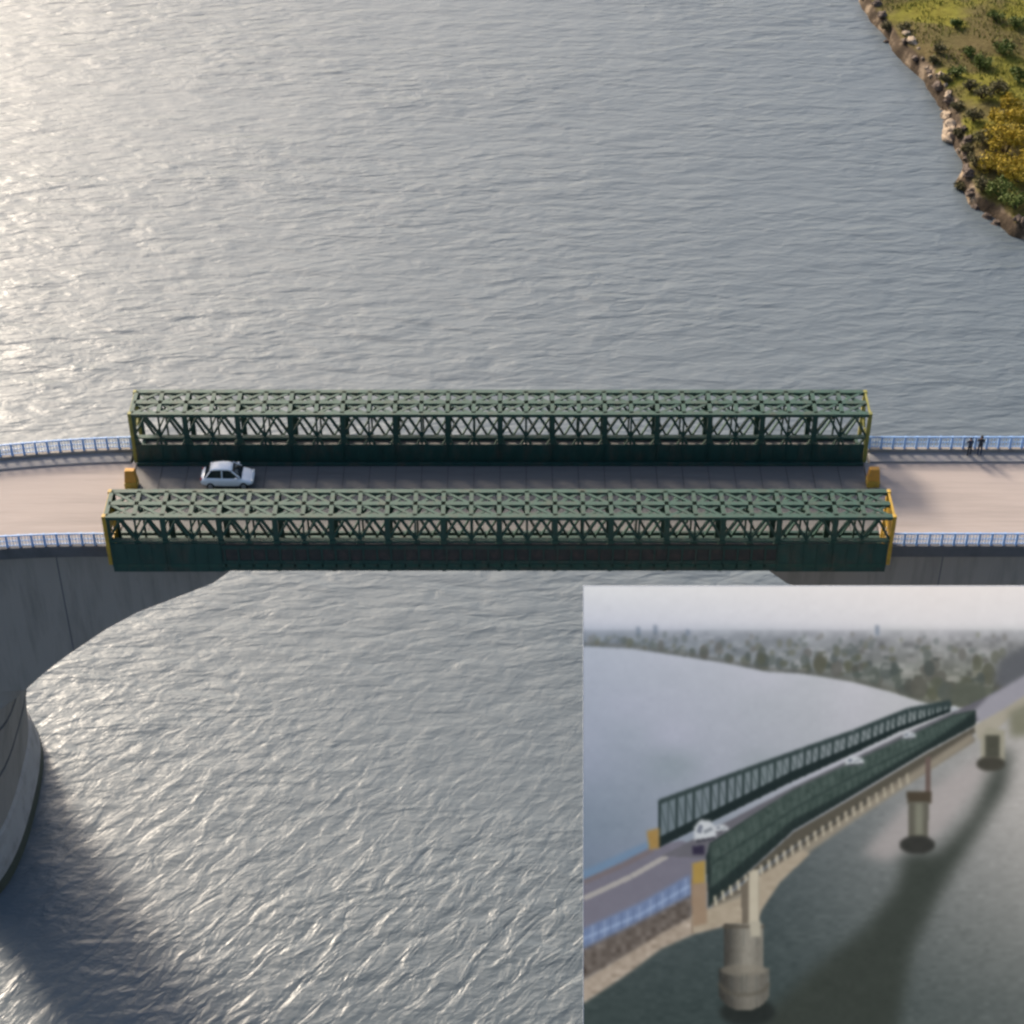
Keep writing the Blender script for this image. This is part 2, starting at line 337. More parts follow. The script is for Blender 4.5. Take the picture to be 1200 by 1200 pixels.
# ---------------------------------------------------------------- concrete viaducts
def bend(p):
    """the left approach swings slightly towards the camera and narrows"""
    x, y, z = p
    if x < -31:
        t = (-31 - x) / 9.0; t2 = t * t / (1 + .25 * t)
        y = y * (1 - .035 * min(t, 2.5)) - .75 * t2 * .8 if t < 40 else y
        z = z - .12 * min(t2, 4) if z > H - 3 else z
    return (x, y, z)
WY = 5.7
tips = [(277, 664), (250, 683), (225, 693), (160, 718), (125, 737), (75, 770), (52, 787), (30, 806)]
arch = [on_y(px, py, -WY) for px, py in tips]; arch = [(p.x, p.z) for p in arch]      # right hand edge of the left cantilever
PC = 47.5                                                                              # pier centre
def profile(sign, deck_top):
    """closed outline in x,z of one double cantilever, pier centre at x=0"""
    rel = [(x + PC, z) for x, z in arch]                     # x from pier centre, tip first
    low = rel + [(-x, z) for x, z in rel[::-1]]
    return low
def girder(cx, name_parent, fn):
    low = profile(1, 0)
    n = len(low); m = MB()
    def ztop(x): return H - .75
    # dense in x so that it can follow the bend
    xs_ = sorted(set([round(p[0], 3) for p in low] + list(np.linspace(low[-1][0], low[0][0], 61))))
    lx = [p[0] for p in low[::-1]]; lz = [p[1] for p in low[::-1]]
    rings = []
    for x in xs_:
        zb = float(np.interp(x, lx, lz)); zt = ztop(x)
        rings.append([(cx + x, -WY, zb), (cx + x, -WY, zt), (cx + x, WY, zt), (cx + x, WY, zb)])
    m.loft(rings); return m.build('arch_girder', M['conc'], name_parent, fn=fn)
def pier(cx, parent):
    def ring(z, hx, hy, n=40, e=.6):
        out = []
        for i in range(n):
            a = 2 * math.pi * i / n; c, s = math.cos(a), math.sin(a)
            out.append((cx + hx * abs(c) ** e * (1 if c > 0 else -1), hy * abs(s) ** e * (1 if s > 0 else -1), z))
        return out
    top = arch[-1][1] + .6; hw = arch[-1][0] + PC
    SH = [(top, 0.05, WY - .1, .25), (top - 2.5, .7, WY + .2, .35), (19, 1.9, 6.8, .5), (14, 3.0, 8.0, .6), (9, 3.7, 8.8, .7), (4.5, 4.2, 9.3, .75)]
    m = MB(); m.loft([ring(z, hw - dx, hy, e=e) for z, dx, hy, e in SH]); m.build('pier_shaft', M['conc'], parent)
    for z in (17.0, 11.5):
        f = lambda k: float(np.interp(z, [q[0] for q in SH[::-1]], [q[k] for q in SH[::-1]]))
        j = MB(); j.loft([ring(z - .1, hw - f(1) + .07, f(2) + .07, e=f(3)), ring(z + .1, hw - f(1) + .07, f(2) + .07, e=f(3))]); j.build('joint_band', M['conc_edge'], parent)
    b = MB(); b.loft([ring(5.2, hw - 4.1, 9.4, e=.78), ring(4.8, hw - 3.9, 10.0, e=.8), ring(1.3, hw - 3.6, 11.2, e=.82)]); b.build('pier_base', M['conc_base'], parent)
    b = MB(); b.loft([ring(1.3, hw - 3.56, 11.24, e=.82), ring(-3, hw - 3.4, 11.5, e=.82)]); b.build('tide_band', M['algae'], parent)
def viaduct(sign, label, fn):
    root = empty('viaduct', (0, 0, 0)); tag(root, label, 'viaduct')
    for k in (0, 1):
        cx = sign * (PC + k * 2 * (PC + arch[0][0]))
        girder(cx, root, fn); pier(cx, root)
    # deck slab with overhanging edge, outside the steel span only
    xs_ = np.linspace(sign * 31.2, sign * 165, 110)
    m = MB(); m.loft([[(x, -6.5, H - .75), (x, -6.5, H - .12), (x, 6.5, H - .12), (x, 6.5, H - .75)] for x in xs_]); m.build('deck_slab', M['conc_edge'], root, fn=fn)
    for s in (-1, 1):
        a, b_ = (4.9, 6.35)
        m = MB(); m.loft([[(x, s * a, H - .118), (x, s * a, H + .15), (x, s * b_, H + .15), (x, s * b_, H - .118)] for x in xs_]); m.build('footway', M['walk'], root, fn=fn)
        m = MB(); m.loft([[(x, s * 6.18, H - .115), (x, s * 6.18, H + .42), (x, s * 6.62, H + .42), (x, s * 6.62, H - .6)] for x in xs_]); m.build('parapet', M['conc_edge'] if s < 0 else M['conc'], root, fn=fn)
    for d in (PC - 35.8,):
        for s in (-1, 1) if sign > 0 else (1,):
            x = sign * PC + s * d
            if abs(x) > 31.5:
                zb = float(np.interp(abs(d), [p[0] + PC for p in arch[::-1]], [p[1] for p in arch[::-1]]))
                m = MB(); m.box(x - .05, x + .05, -WY - .012, -WY + .05, zb + .05, H - .8); m.build('web_joint', M['conc_edge'], root, fn=fn)
    return root
ident = lambda p: p
viaduct(-1, 'grey concrete arch viaduct on a massive round nosed pier at the left of the picture', bend)
viaduct(1, 'grey concrete arch viaduct running off to the right of the green truss span', ident)
# road surfaces
for s, fn in ((-1, bend), (1, ident)):
    m = MB(); xs_ = np.linspace(s * 30.7, s * 165, 110)
    m.loft([[(x, -4.9, H - .1), (x, -4.9, H), (x, 4.9, H), (x, 4.9, H - .1)] for x in xs_]); tag(m.build('road', M['road'], fn=fn), kind='structure')

# railings, pale blue
def railing(s, side, fn, label):
    x0, x1 = s * 31.3, s * 86
    root = empty('railing', fn((x0, side * 6.4, H + .42)) if False else (0, 0, 0)); tag(root, label, 'railing', None)
    xs_ = np.linspace(x0, x1, 56); y = side * 6.4
    for h, t, nm in ((1.15, .11, 'top_rail'), (.62, .06, 'mid_rail'), (.16, .06, 'bottom_rail')):
        m = MB()
        m.loft([[(x, y - t / 2, H + .42 + h - t / 2), (x, y - t / 2, H + .42 + h + t / 2), (x, y + t / 2, H + .42 + h + t / 2), (x, y + t / 2, H + .42 + h - t / 2)] for x in xs_])
        m.build(nm, M['blue'], root, fn=fn)
    me = None
    for x in xs_:
        if me is None:
            m = MB(); m.box(-.09, .09, -.09, .09, 0, 1.22); p0 = m.build('post', M['blue'], root, bevel=.01); o = p0; me = o.data
        else:
            o = p0.copy(); col.objects.link(o); o.parent = root
        o.location = fn((x, y, H + .42))
    m = MB()
    for i in range(len(xs_) - 1):
        for k in (1, 2, 3):
            x = xs_[i] + (xs_[i + 1] - xs_[i]) * k / 4
            a = fn((x, y, H + .42 + .16)); m.bar(a, (a[0], a[1], a[2] + .96), .045)
    m.build('balusters', M['blue'], root)
    return root
railing(-1, 1, bend, 'pale blue railing along the far edge of the left approach road')
railing(-1, -1, bend, 'pale blue railing along the near edge of the left approach road')
railing(1, 1, ident, 'blue railing along the far edge of the right approach road, two people beside it')
railing(1, -1, ident, 'pale blue railing along the near edge of the right approach road')

# ---------------------------------------------------------------- green steel truss bridge
TB = empty('truss_bridge', (0, 0, H)); tag(TB, 'dark green steel lattice truss bridge with yellow end posts over the river', 'bridge')
NP = 14; XL = -30.6; PL = 61.2 / NP; TZ = 4.95; TI, TO = 5.2, 8.3
m = MB(); m.box(XL, -XL, -TI + .25, TI - .25, -.30, -.006)
deck = m.build('deck', M['steel_deck'], TB)
m = MB()
for i in range(1, NP * 2): m.box(XL + i * PL / 2 - .02, XL + i * PL / 2 + .02, -TI + .3, TI - .3, -.006, .006)
m.build('plate_joint', M['rust'], deck)
for s in (-1, 1):
    m = MB(); m.box(XL, -XL, s * 4.55 - .14, s * 4.55 + .14, -.006, .26); m.build('kerb', M['green_dark'], TB, bevel=.02)
for i in range(NP + 1):
    m = MB(); x = XL + i * PL; x = min(max(x, XL + .2), -XL - .2)
    m.box(x - .16, x + .16, -TO - .12, TO + .12, -.62, -.56); m.box(x - .16, x + .16, -TO - .12, TO + .12, -.36, -.304); m.box(x - .04, x + .04, -TO - .1, TO + .1, -.56, -.36)
    m.build('transom', M['green_dark'], TB)
def truss(s, label):
    """s=-1 near, +1 far"""
    m = MB()
    for y in (TI, TO, (TI + TO) / 2):
        Y = s * y
        for z, h in ((TZ - .12, .30), (2.5, .14), (.05, .3))[:3 if y in (TI, TO) else 1]:
            m.box(XL, -XL, Y - .22, Y + .22, z - h / 2, z + h / 2)
    for e in (XL + .15, -XL - .15): m.bar((e, s * TI, .05), (e, s * TO, .05), .3, .2)
    t = m.build('truss', M['green'], TB); t['label'] = label
    bm_ = None; LP = {}
    for i in range(NP):
        X = XL + i * PL
        for y in (TI, TO):
            Y = s * y
            if (s, y) not in LP:
                m = MB(); q = .05
                m.bar((0, 0, .1), (0, 0, TZ - .2), .42, .26); m.bar((PL / 2, 0, .1), (PL / 2, 0, TZ - .2), .15, .15)
                for k in (0, 1):
                    a = k * PL / 2; b = a + PL / 2; c = (a + b) / 2
                    m.bar((a + .05, 0, 2.7), (c, 0, TZ - .3), .3, .16); m.bar((b - .05, 0, 2.7), (c, 0, TZ - .3), .3, .15)
                    m.bar((a + .05, 0, 2.5), (c, 0, .3), .25, .14); m.bar((b - .05, 0, 2.5), (c, 0, .3), .25, .13)
                o = m.build('lattice_panel', M['green'], t); LP[s, y] = o
            else:
                o = LP[s, y].copy(); col.objects.link(o); o.parent = t
            o.location = (X, Y, 0)
        if bm_ is None:
            m = MB()
            for k in (0, 1):
                a = k * PL / 2; b = a + PL / 2; h = (a + b) / 2; ym = (TI + TO) / 2
                for q, (c, d) in enumerate((((a, TI), (b, ym)), ((b, TI), (a, ym)), ((a, ym), (b, TO)), ((b, ym), (a, TO)))):
                    z = TZ - .04 - (q % 2) * .07
                    m.bar((c[0], s * c[1], z), (d[0], s * d[1], z), .24, .06)
                m.bar((a, s * TI, TZ - .02), (a, s * TO, TZ - .02), .34, .1)
            bm_ = m.build('top_bracing', M['green'], t); bo = bm_
        else:
            bo = bm_.copy(); col.objects.link(bo); bo.parent = t
        bo.location = (X, 0, 0)
    # side plates on the faces towards the viewer and the road
    for i in range(NP):
        m = MB(); x = XL + i * PL; ends = i < 2 or i > NP - 3
        Y = -TO - .17 if s < 0 else TI - .17
        if s < 0 and not ends:
            m.box(x + .0, x + PL - .0, Y - .02, Y + .02, -.5, .55)
            for k in range(4):
                m.box(x + .15 + k * PL / 4, x + .28 + k * PL / 4, Y - .05, Y + .02, -.2, 1.8)
            m.box(x + .03, x + PL - .03, Y - .06, Y + .02, 1.75, 2.1)
            m.build('side_plate', M['green_dark'], t)
            m = MB(); m.box(x + .01, x + PL - .01, Y + .03, Y + .06, .4, 2.2); o = m.build('backing_plate', M['rust'], t)
        else:
            z0, z1 = (-.6, 2.3) if s < 0 else (.02, 1.85)
            m.box(x + .02, x + PL - .02, Y - .03, Y + .03, z0, z1)
            for k in range(5): m.box(x + .1 + k * (PL - .3) / 4, x + .2 + k * (PL - .3) / 4, Y - .07, Y - .031, z0 + .05, z1 - .05)
            m.build('side_plate', M['green_dark'], t)
    m = MB(); m.box(XL + .3, -XL - .3, s * (TI + .2) if s > 0 else -TO + .2, s * (TO - .2) if s > 0 else -TI - .2, -.1, -.04)
    m.build('walkway', M['steel_deck'], t)
    # yellow end posts
    for e in (-1, 1):
        for y in (TI, TO):
            x = e * (-XL + .16)
            m = MB(); m.box(x - .15, x + .15, s * y - .2, s * y + .2, -.1 if y == TI else .1, TZ + .05)
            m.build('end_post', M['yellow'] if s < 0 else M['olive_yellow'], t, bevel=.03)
        m = MB(); x = e * (-XL + .14)
        if s < 0: m.box(x - .04, x + .04, -TO + .2, -TI - .2, 2.42, TZ - .25); m.box(x - .05, x + .05, -TO + .2, -TI - .2, .1, 1.2)
        m.bar((x, s * (TI + .21), .3), (x, s * (TO - .21), TZ - .4), .12); m.bar((x, s * (TI + .21), TZ - .1), (x, s * (TO - .21), TZ - .1), .16, .2)
        m.bar((x, s * (TI + .21), 2.4), (x, s * (TO - .21), 2.4), .12)
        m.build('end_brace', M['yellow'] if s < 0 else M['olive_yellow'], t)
truss(-1, 'near side truss with brown backing plates behind its lower lattice')
truss(1, 'far side truss seen across the steel deck')

# orange marker barriers at the four corners of the carriageway
def barrier(x, y, label):
    root = empty('traffic_marker', (x, y, H)); tag(root, label, 'marker post', 'orange markers where the approach roads meet the steel span')
    root.scale = (1.2, 1.2, 1.3)
    m = MB(); m.box(-.45, .45, -.4, .4, 0, .5); m.build('base_block', M['yellow'], root, bevel=.06)
    m = MB(); m.loft([[(-.42, -.36, .5), (.42, -.36, .5), (.42, .36, .5), (-.42, .36, .5)], [(-.34, -.2, 1.35), (.34, -.2, 1.35), (.34, .2, 1.35), (-.34, .2, 1.35)]]); m.build('upper_block', M['orange'], root, bevel=.05)
barrier(31.0, 1.9, 'scuffed orange and yellow marker block at the right end of the steel deck')
barrier(-30.6, 1.7, 'scuffed orange and yellow marker block at the left end of the steel deck')

# ---------------------------------------------------------------- white car
def car(x, y, rz):
    root = empty('car', (x, y, H), rz); tag(root, 'white compact car with dark side windows driving across the steel deck', 'car')
    L_ = 2.2
    # body shell: stations along x (rear -2.2 .. front +2.2)
    st = [(-2.2, .45, .72, .66), (-2.12, .34, .88, .78), (-1.75, .28, .97, .85), (-1.2, .26, .98, .87), (0, .24, .95, .88), (.9, .25, .93, .87), (1.3, .27, .88, .86), (1.8, .3, .78, .83), (2.1, .34, .66, .76), (2.2, .42, .56, .64)]
    rings = []
    for (a, zb, zt, hw) in st:
        zm = (zb + zt) / 2 + .03; r = .12
        half = [(0, zb), (hw - r, zb), (hw, zb + r), (hw + .02, zm), (hw - .02, zt - .12), (hw - .12, zt - .02), (0, zt + .02)]
        pts = [(a, yy, zz) for yy, zz in half] + [(a, -yy, zz) for yy, zz in half[-2:0:-1]]
        rings.append(pts)
    m = MB(); m.loft(rings)
    b = m.build('body', M['white'], root, smooth=True); ss = b.modifiers.new('s', 'SUBSURF'); ss.levels = 2; ss.render_levels = 2
    # glasshouse
    gs = [(-1.85, .93, .02, .70), (-1.45, .93, .38, .72), (-1.0, .92, .53, .74), (.2, .90, .56, .75), (.65, .9, .40, .74), (1.25, .88, .02, .70)]
    rings = []
    for (a, z0, hh, hw) in gs:
        top = hw - .22 * min(1, hh / .5)
        half = [(0, z0), (hw, z0), (top + .03, z0 + hh * .85), (top - .08, z0 + hh), (0, z0 + hh + .02)]
        rings.append([(a, yy, zz) for yy, zz in half] + [(a, -yy, zz) for yy, zz in half[-2:0:-1]])
    m = MB(); m.loft(rings); gh = m.build('window_glass', M['glass'], root, smooth=False, bevel=.02)
    m = MB(); rr = []
    for a, z, hw in ((-1.38, 1.345, .5), (-1.1, 1.445, .54), (-.5, 1.485, .565), (.1, 1.48, .565), (.35, 1.42, .55), (.5, 1.36, .52)):
        rr.append([(a, -hw, z - .05), (a, -hw * .8, z + .02), (a, 0, z + .035), (a, hw * .8, z + .02), (a, hw, z - .05), (a, 0, z - .04)])
    m.loft(rr); m.build('roof', M['white'], root, smooth=True)
    m = MB()
    for s in (-1, 1):
        for a0, z0, y0, a1, z1, y1 in ((-1.72, .95, .74, -1.3, 1.36, .545), (-.35, .93, .765, -.35, 1.42, .585), (1.12, .93, .73, .45, 1.37, .56)):
            m.bar((a0, s * y0, z0), (a1, s * y1, z1), .09, .06)
    m.build('pillar', M['white'], root)
    for a in (-1.35, 1.38):
        for s in (-1, 1):
            m = MB(); m.cyl((a, s * .66, .32), (a, s * .89, .32), .32, n=28); wo = m.build('wheel', M['tyre'], root, bevel=.03)
            m = MB(); m.cyl((a, s * .88, .32), (a, s * .905, .32), .2, .17, 20); m.build('rim', M['rim'], wo)
    for s in (-1, 1):
        m = MB(); m.box(2.0, 2.16, s * .58 - .15, s * .58 + .15, .55, .68); m.build('headlight', M['lamp'], root, bevel=.03)
        m = MB(); m.box(-2.17, -2.02, s * .6 - .13, s * .6 + .13, .68, .84); m.build('tail_light', M['red'], root, bevel=.03)
        m = MB(); m.box(.72, .92, s * .95 - .1, s * .95 + .1, .93, 1.06); m.build('wing_mirror', M['white'], root, bevel=.04)
    m = MB(); m.box(2.06, 2.22, -.4, .4, .38, .5); m.build('grille', M['tyre'], root, bevel=.02)
    return root
cp = on_z(268, 566, H); vehicle = car(cp.x, 2.1, R(0)); vehicle.scale = (1, 1.15, 1.28)

# ---------------------------------------------------------------- two people by the far railing
def person(x, y, rz, label, top, trousers, lean):
    # joints: (pos, radius); figure is 1.72 m tall, facing +y
    J = {'pel': ((0, 0, .93), .15), 'wst': ((0, .0, 1.10), .135), 'che': ((0, lean * .5, 1.30), .16), 'nek': ((0, lean * .8, 1.47), .06), 'hdb': ((0, lean + .01, 1.54), .075), 'hdm': ((0, lean + .02, 1.61), .098), 'hdt': ((0, lean + .01, 1.68), .07)}
    E = [('pel', 'wst'), ('wst', 'che'), ('che', 'nek'), ('nek', 'hdb'), ('hdb', 'hdm'), ('hdm', 'hdt')]
    for s, n_ in ((-1, 'l'), (1, 'r')):
        J['hip' + n_] = ((s * .10, 0, .86), .10); J['kne' + n_] = ((s * .115, .02 * s, .48), .062); J['ank' + n_] = ((s * .12, -.02 + .05 * s, .09), .042); J['toe' + n_] = ((s * .14, .14 + .05 * s, .045), .04)
        J['sho' + n_] = ((s * .19, lean * .6, 1.40), .065); J['elb' + n_] = ((s * .25, lean * .4 + .08, 1.14), .045); J['wri' + n_] = ((s * .17, lean + .27, 1.10), .03); J['pal' + n_] = ((s * .155, lean + .35, 1.10), .036)
        E += [('pel', 'hip' + n_), ('hip' + n_, 'kne' + n_), ('kne' + n_, 'ank' + n_), ('ank' + n_, 'toe' + n_), ('che', 'sho' + n_), ('sho' + n_, 'elb' + n_), ('elb' + n_, 'wri' + n_), ('wri' + n_, 'pal' + n_)]
    for s, n_ in ((-1, 'l'), (1, 'r')):
        for f in range(5):
            o_ = (-.03 + f * .02) if f < 4 else -.045 * s * -1
            L1 = (.05, .06, .055, .045, .03)[f]
            bx = s * .155 + o_; by = lean + (.37 if f < 4 else .31)
            J[f'f{f}a{n_}'] = ((bx, by + L1 * .6, 1.095), .0095); J[f'f{f}b{n_}'] = ((bx, by + L1, 1.07), .008)
            E += [('pal' + n_, f'f{f}a{n_}'), (f'f{f}a{n_}', f'f{f}b{n_}')]
    names = list(J); me = bpy.data.meshes.new('person'); me.from_pydata([J[k][0] for k in names], [(names.index(a), names.index(b)) for a, b in E], [])
    o = bpy.data.objects.new('person', me); col.objects.link(o)
    sk = o.modifiers.new('skin', 'SKIN'); sk.use_smooth_shade = True
    for i, k in enumerate(names): me.skin_vertices[0].data[i].radius = (J[k][1],) * 2
    me.skin_vertices[0].data[names.index('pel')].use_root = True
    sb = o.modifiers.new('sub', 'SUBSURF'); sb.levels = 2; sb.render_levels = 2
    dg = bpy.context.evaluated_depsgraph_get(); dg.update()
    ev = bpy.data.meshes.new_from_object(o.evaluated_get(dg)); o.modifiers.clear(); o.data = ev
    ev.materials.clear()
    for mm in (M['skin'], top, trousers, M['tyre']): ev.materials.append(mm)
    for pl in ev.polygons:
        c = pl.center
        arm = abs(c.x) > .12 and c.y > lean + .26 and c.z < 1.3
        pl.material_index = 0 if (c.z > 1.47 or arm) else 1 if c.z > .95 else 2 if c.z > .10 else 3
        pl.use_smooth = True
    o.location = (x, y, H + .15); o.rotation_euler = (0, 0, rz); tag(o, label, 'person')
    bm = bmesh.new(); bmesh.ops.create_uvsphere(bm, u_segments=16, v_segments=10, radius=.112)
    for v in list(bm.verts):
        if v.co.y > .05 and v.co.z < .04 or v.co.z < -.06: bm.verts.remove(v)
    me2 = bpy.data.meshes.new('hair'); bm.to_mesh(me2); bm.free(); me2.materials.append(M['hair'])
    ho = bpy.data.objects.new('hair', me2); col.objects.link(ho); ho.parent = o; ho.location = (0, lean, 1.635)
    f = MB()
    f.loft([[(-.012, lean + .10, 1.60), (.012, lean + .10, 1.60), (0, lean + .10, 1.645)], [(-.006, lean + .135, 1.60), (.006, lean + .135, 1.60), (0, lean + .125, 1.61)]])
    for s in (-1, 1): f.box(s * .035 - .012, s * .035 + .012, lean + .098, lean + .112, 1.628, 1.64); f.box(s * .1 - .01, s * .1 + .012, lean - .02, lean + .02, 1.59, 1.65)
    f.box(-.025, .025, lean + .10, lean + .112, 1.562, 1.57)
    f.build('face_features', M['skin'], o)
    return o
for px, rz, lb, tp, tr in ((1134, 8, 'person in dark blue clothes standing at the far railing, left of the pair', M['navy'], M['darkcloth']), (1146, -12, 'taller person in dark clothes at the far railing, right of the pair', M['darkcloth'], M['navy'])):
    q = on_z(px, 530, H + .15); pp = person(q.x, 5.72, R(rz), lb, tp, tr, .05)
    pp.scale = (1.08, 1.08, 1.08) if px < 1140 else (1.14, 1.14, 1.18)

# ---------------------------------------------------------------- inset picture on an added glowing board with posts, not part of the river
# the picture: a flat aerial picture of the same bridge, drawn here as an array of colours in the print's own plane
X0, Y0, NW, NH = 684, 687, 528, 526
yy, xx = np.mgrid[0:NH, 0:NW].astype(float); GX = xx + X0; GY = yy + Y0
rng = np.random.RandomState(5)
img = np.zeros((NH, NW, 3))
def blur(a, s):
    if s <= 0: return a
    r = int(3 * s) + 1; k = np.exp(-.5 * (np.arange(-r, r + 1) / s) ** 2); k /= k.sum()
    a = np.apply_along_axis(lambda v: np.convolve(np.pad(v, r, mode='edge'), k, 'valid'), 0, a)
    return np.apply_along_axis(lambda v: np.convolve(np.pad(v, r, mode='edge'), k, 'valid'), 1, a)
def smooth_noise(sx, sy):
    a = rng.randn(NH // sy + 3, NW // sx + 3); u = np.linspace(0, a.shape[1] - 1.01, NW); v = np.linspace(0, a.shape[0] - 1.01, NH)
    ui = u.astype(int); vi = v.astype(int); uf = (u - ui); vf = (v - vi); uf = uf * uf * (3 - 2 * uf); vf = (vf * vf * (3 - 2 * vf))[:, None]
    A = a[vi][:, ui] * (1 - uf) + a[vi][:, ui + 1] * uf; B = a[vi + 1][:, ui] * (1 - uf) + a[vi + 1][:, ui + 1] * uf
    return A * (1 - vf) + B * vf
def mask(pts, s=.9):
    m_ = np.zeros((NH, NW), bool); n = len(pts)
    x0, x1 = min(p[0] for p in pts), max(p[0] for p in pts)
    for i in range(n):
        (xa, ya), (xb, yb) = pts[i], pts[(i + 1) % n]
        if ya == yb: continue
        c = ((ya > GY) != (yb > GY)) & (GX < (xb - xa) * (GY - ya) / (yb - ya) + xa); m_ ^= c
    return blur(m_.astype(float), s)
def fill(pts, c, s=.9, a=1.0, nz_=0.0):
    global img
    m_ = (mask(pts, s) * a)[..., None]; c = np.array(c, float)
    if nz_: c = c + smooth_noise(6, 5)[..., None] * nz_
    img = img * (1 - m_) + c * m_
def line(pts, w_, c, s=.8, a=1.0):
    for (xa, ya), (xb, yb) in zip(pts[:-1], pts[1:]):
        d = math.hypot(xb - xa, yb - ya) + 1e-6; nx, ny = -(yb - ya) / d * w_ / 2, (xb - xa) / d * w_ / 2
        fill([(xa + nx, ya + ny), (xb + nx, yb + ny), (xb - nx, yb - ny), (xa - nx, ya - ny)], c, s, a)
def interp(p, t):
    xs_, ys_ = zip(*p); return np.interp(t, xs_, ys_)
# water on the far side, sky, haze
tL = np.clip((GX - 684) / 400, 0, 1)[..., None]; tV = np.clip((GY - 755) / 270, 0, 1)[..., None]
img = (np.array([172, 178, 192]) * (1 - tV) + np.array([108, 121, 138]) * tV) * (1 - tL) + (np.array([188, 188, 190]) * (1 - tV) + np.array([160, 160, 165]) * tV) * tL
img = img + smooth_noise(60, 40)[..., None] * np.array([3.5, 2.5, 3.5])
s_ = np.clip((GX - 690) / 400, 0, 1)[..., None]; v = np.clip((GY - 690) / 48, 0, 1)[..., None]
skyc = (np.array([214, 215, 218]) * (1 - s_) + np.array([229, 222, 219]) * s_) * (1 - v) + (np.array([188, 192, 205]) * (1 - s_) + np.array([214, 211, 213]) * s_) * v
m_ = 1 / (1 + np.exp((GY - 734 - (GX - 684) * .004) / 2.5))[..., None]; img = img * (1 - m_) + skyc * m_
shore_t = [(684, 757), (740, 760), (800, 769), (850, 777), (900, 787), (940, 789), (1000, 799), (1050, 812), (1086, 824), (1220, 840)]
hz = [(684, 738), (1212, 738)] + [(x, interp(shore_t, x)) for x in range(1212, 683, -12)]
land = np.zeros((NH, NW, 3)); q = np.clip((GY - 738) / 75, 0, 1)[..., None]
left = np.array([118, 127, 138]); land = left * (1 - s_) + (np.array([150, 150, 155]) * (1 - q) + np.array([96, 99, 86]) * q) * s_
land = land + smooth_noise(7, 7)[..., None] * 8 * (.3 + s_) + smooth_noise(22, 8)[..., None] * 8
m_ = mask(hz, 1.2)[..., None]; m_ = m_ * np.clip((GY - 736) / 16, 0, 1)[..., None] ** .6; img = img * (1 - m_) + land * m_
rr = random.Random(4)
for k in range(330):                                       # trees and roofs on the far shore of the picture
    x = rr.uniform(688, 1208); dep = rr.uniform(0, 1) ** 1.3; ys_ = interp(shore_t, x); y1 = ys_ - dep * max(6, ys_ - 746); t = max(0, (y1 - 742) / 60)
    w2 = (1.8 + 5 * t) * rr.uniform(.7, 1.3); h_ = w2 * rr.uniform(.7, 1.7); xi, yi = int(min(NW - 1, max(0, x - X0))), int(max(0, y1 - h_ - Y0)); f_ = min(1.15, .35 + t)
    if rr.random() < .68: fill([(x + w2 * math.cos(i * .7), y1 - h_ + h_ * math.sin(i * .7)) for i in range(9)], img[yi, xi] * .35 + np.array(rr.choice([(72, 80, 74), (64, 72, 70), (84, 86, 70), (80, 78, 72)])) * .65 + 38 * (1 - min(1, f_)), 1.1, .55 + .3 * min(1, f_))
    else: fill([(x - w2, y1), (x - w2, y1 - w2), (x + w2, y1 - w2 * 1.1), (x + w2, y1)], img[yi, xi] + np.array((24, 22, 22)) * f_, .9, .7)
line([(p[0], p[1] - 2.5) for p in shore_t], 4, (92, 92, 86), 1.6, .6)
for x, h_ in ((748, 10), (768, 12), (806, 7), (1028, 12)): fill([(x - 3, 745), (x - 2, 745 - h_), (x + 2, 745 - h_), (x + 3, 745)], (112, 124, 140), 1.3, .7)
fill([(1164, 800), (1170, 775), (1185, 762), (1212, 756), (1212, 806), (1180, 812)], (92, 94, 98), 4)
fill([(1112, 812), (1125, 798), (1150, 800), (1160, 812), (1150, 824), (1120, 826)], (86, 90, 80), 3.5)
# water under the bridge
low = [(684, 1168), (735, 1136), (775, 1106), (812, 1088), (880, 1070), (930, 1000), (1000, 950), (1060, 910), (1140, 858), (1212, 826), (1212, 1213), (684, 1213)]
u = np.clip((GX - 900) / 300, 0, 1)[..., None]; vv = np.clip((GY - 940) / 240, 0, 1)[..., None]
wc = (np.array([84, 92, 95]) * (1 - u) + np.array([172, 168, 164]) * u) * (1 - vv) + (np.array([58, 68, 67]) * (1 - u) + np.array([92, 97, 95]) * u) * vv
wc = wc + smooth_noise(7, 4)[..., None] * 2.5
m_ = mask(low, .8)[..., None]; img = img * (1 - m_) + wc * m_
fill([(1010, 1000), (1060, 945), (1150, 885), (1158, 905), (1100, 980), (1040, 1010)], (168, 160, 158), 6, .75)
fill([(1172, 880), (1186, 880), (1178, 925), (1140, 985), (1108, 1035), (1070, 1110), (1050, 1213), (880, 1213), (905, 1180), (960, 1130), (1012, 1090), (1052, 1040), (1060, 1000), (1100, 1000), (1140, 955), (1162, 905)], (55, 60, 54), 8, .95)
# approach road, railings, girder at lower left
fill([(684, 1030), (765, 990), (800, 985), (830, 1000), (812, 1060), (684, 1130)], (112, 110, 122), 1)
fill([(684, 1020), (768, 982), (768, 992), (684, 1034)], (104, 130, 158), 2, .8)
line([(684, 1053), (740, 1027), (782, 1003)], 6, (158, 154, 152)); line([(684, 1034), (730, 1014), (765, 996)], 6, (112, 104, 108), 1.2)
fill([(684, 1088), (750, 1058), (808, 1025), (812, 1050), (750, 1082), (684, 1114)], (108, 124, 156), 2)
line([(684, 1100), (750, 1072), (808, 1038)], 3, (138, 156, 186), 1.2)
for k in range(18):
    x = 688 + k * 6.8; y = interp([(684, 1098), (750, 1070), (808, 1036)], x); line([(x, y - 9), (x, y + 11)], 1.8, (146, 160, 186) if k % 2 else (88, 102, 132), .9, .6)
fill([(684, 1112), (750, 1080), (812, 1048), (812, 1080), (760, 1108), (684, 1150)], (98, 90, 84), 2.5, 1, 9)
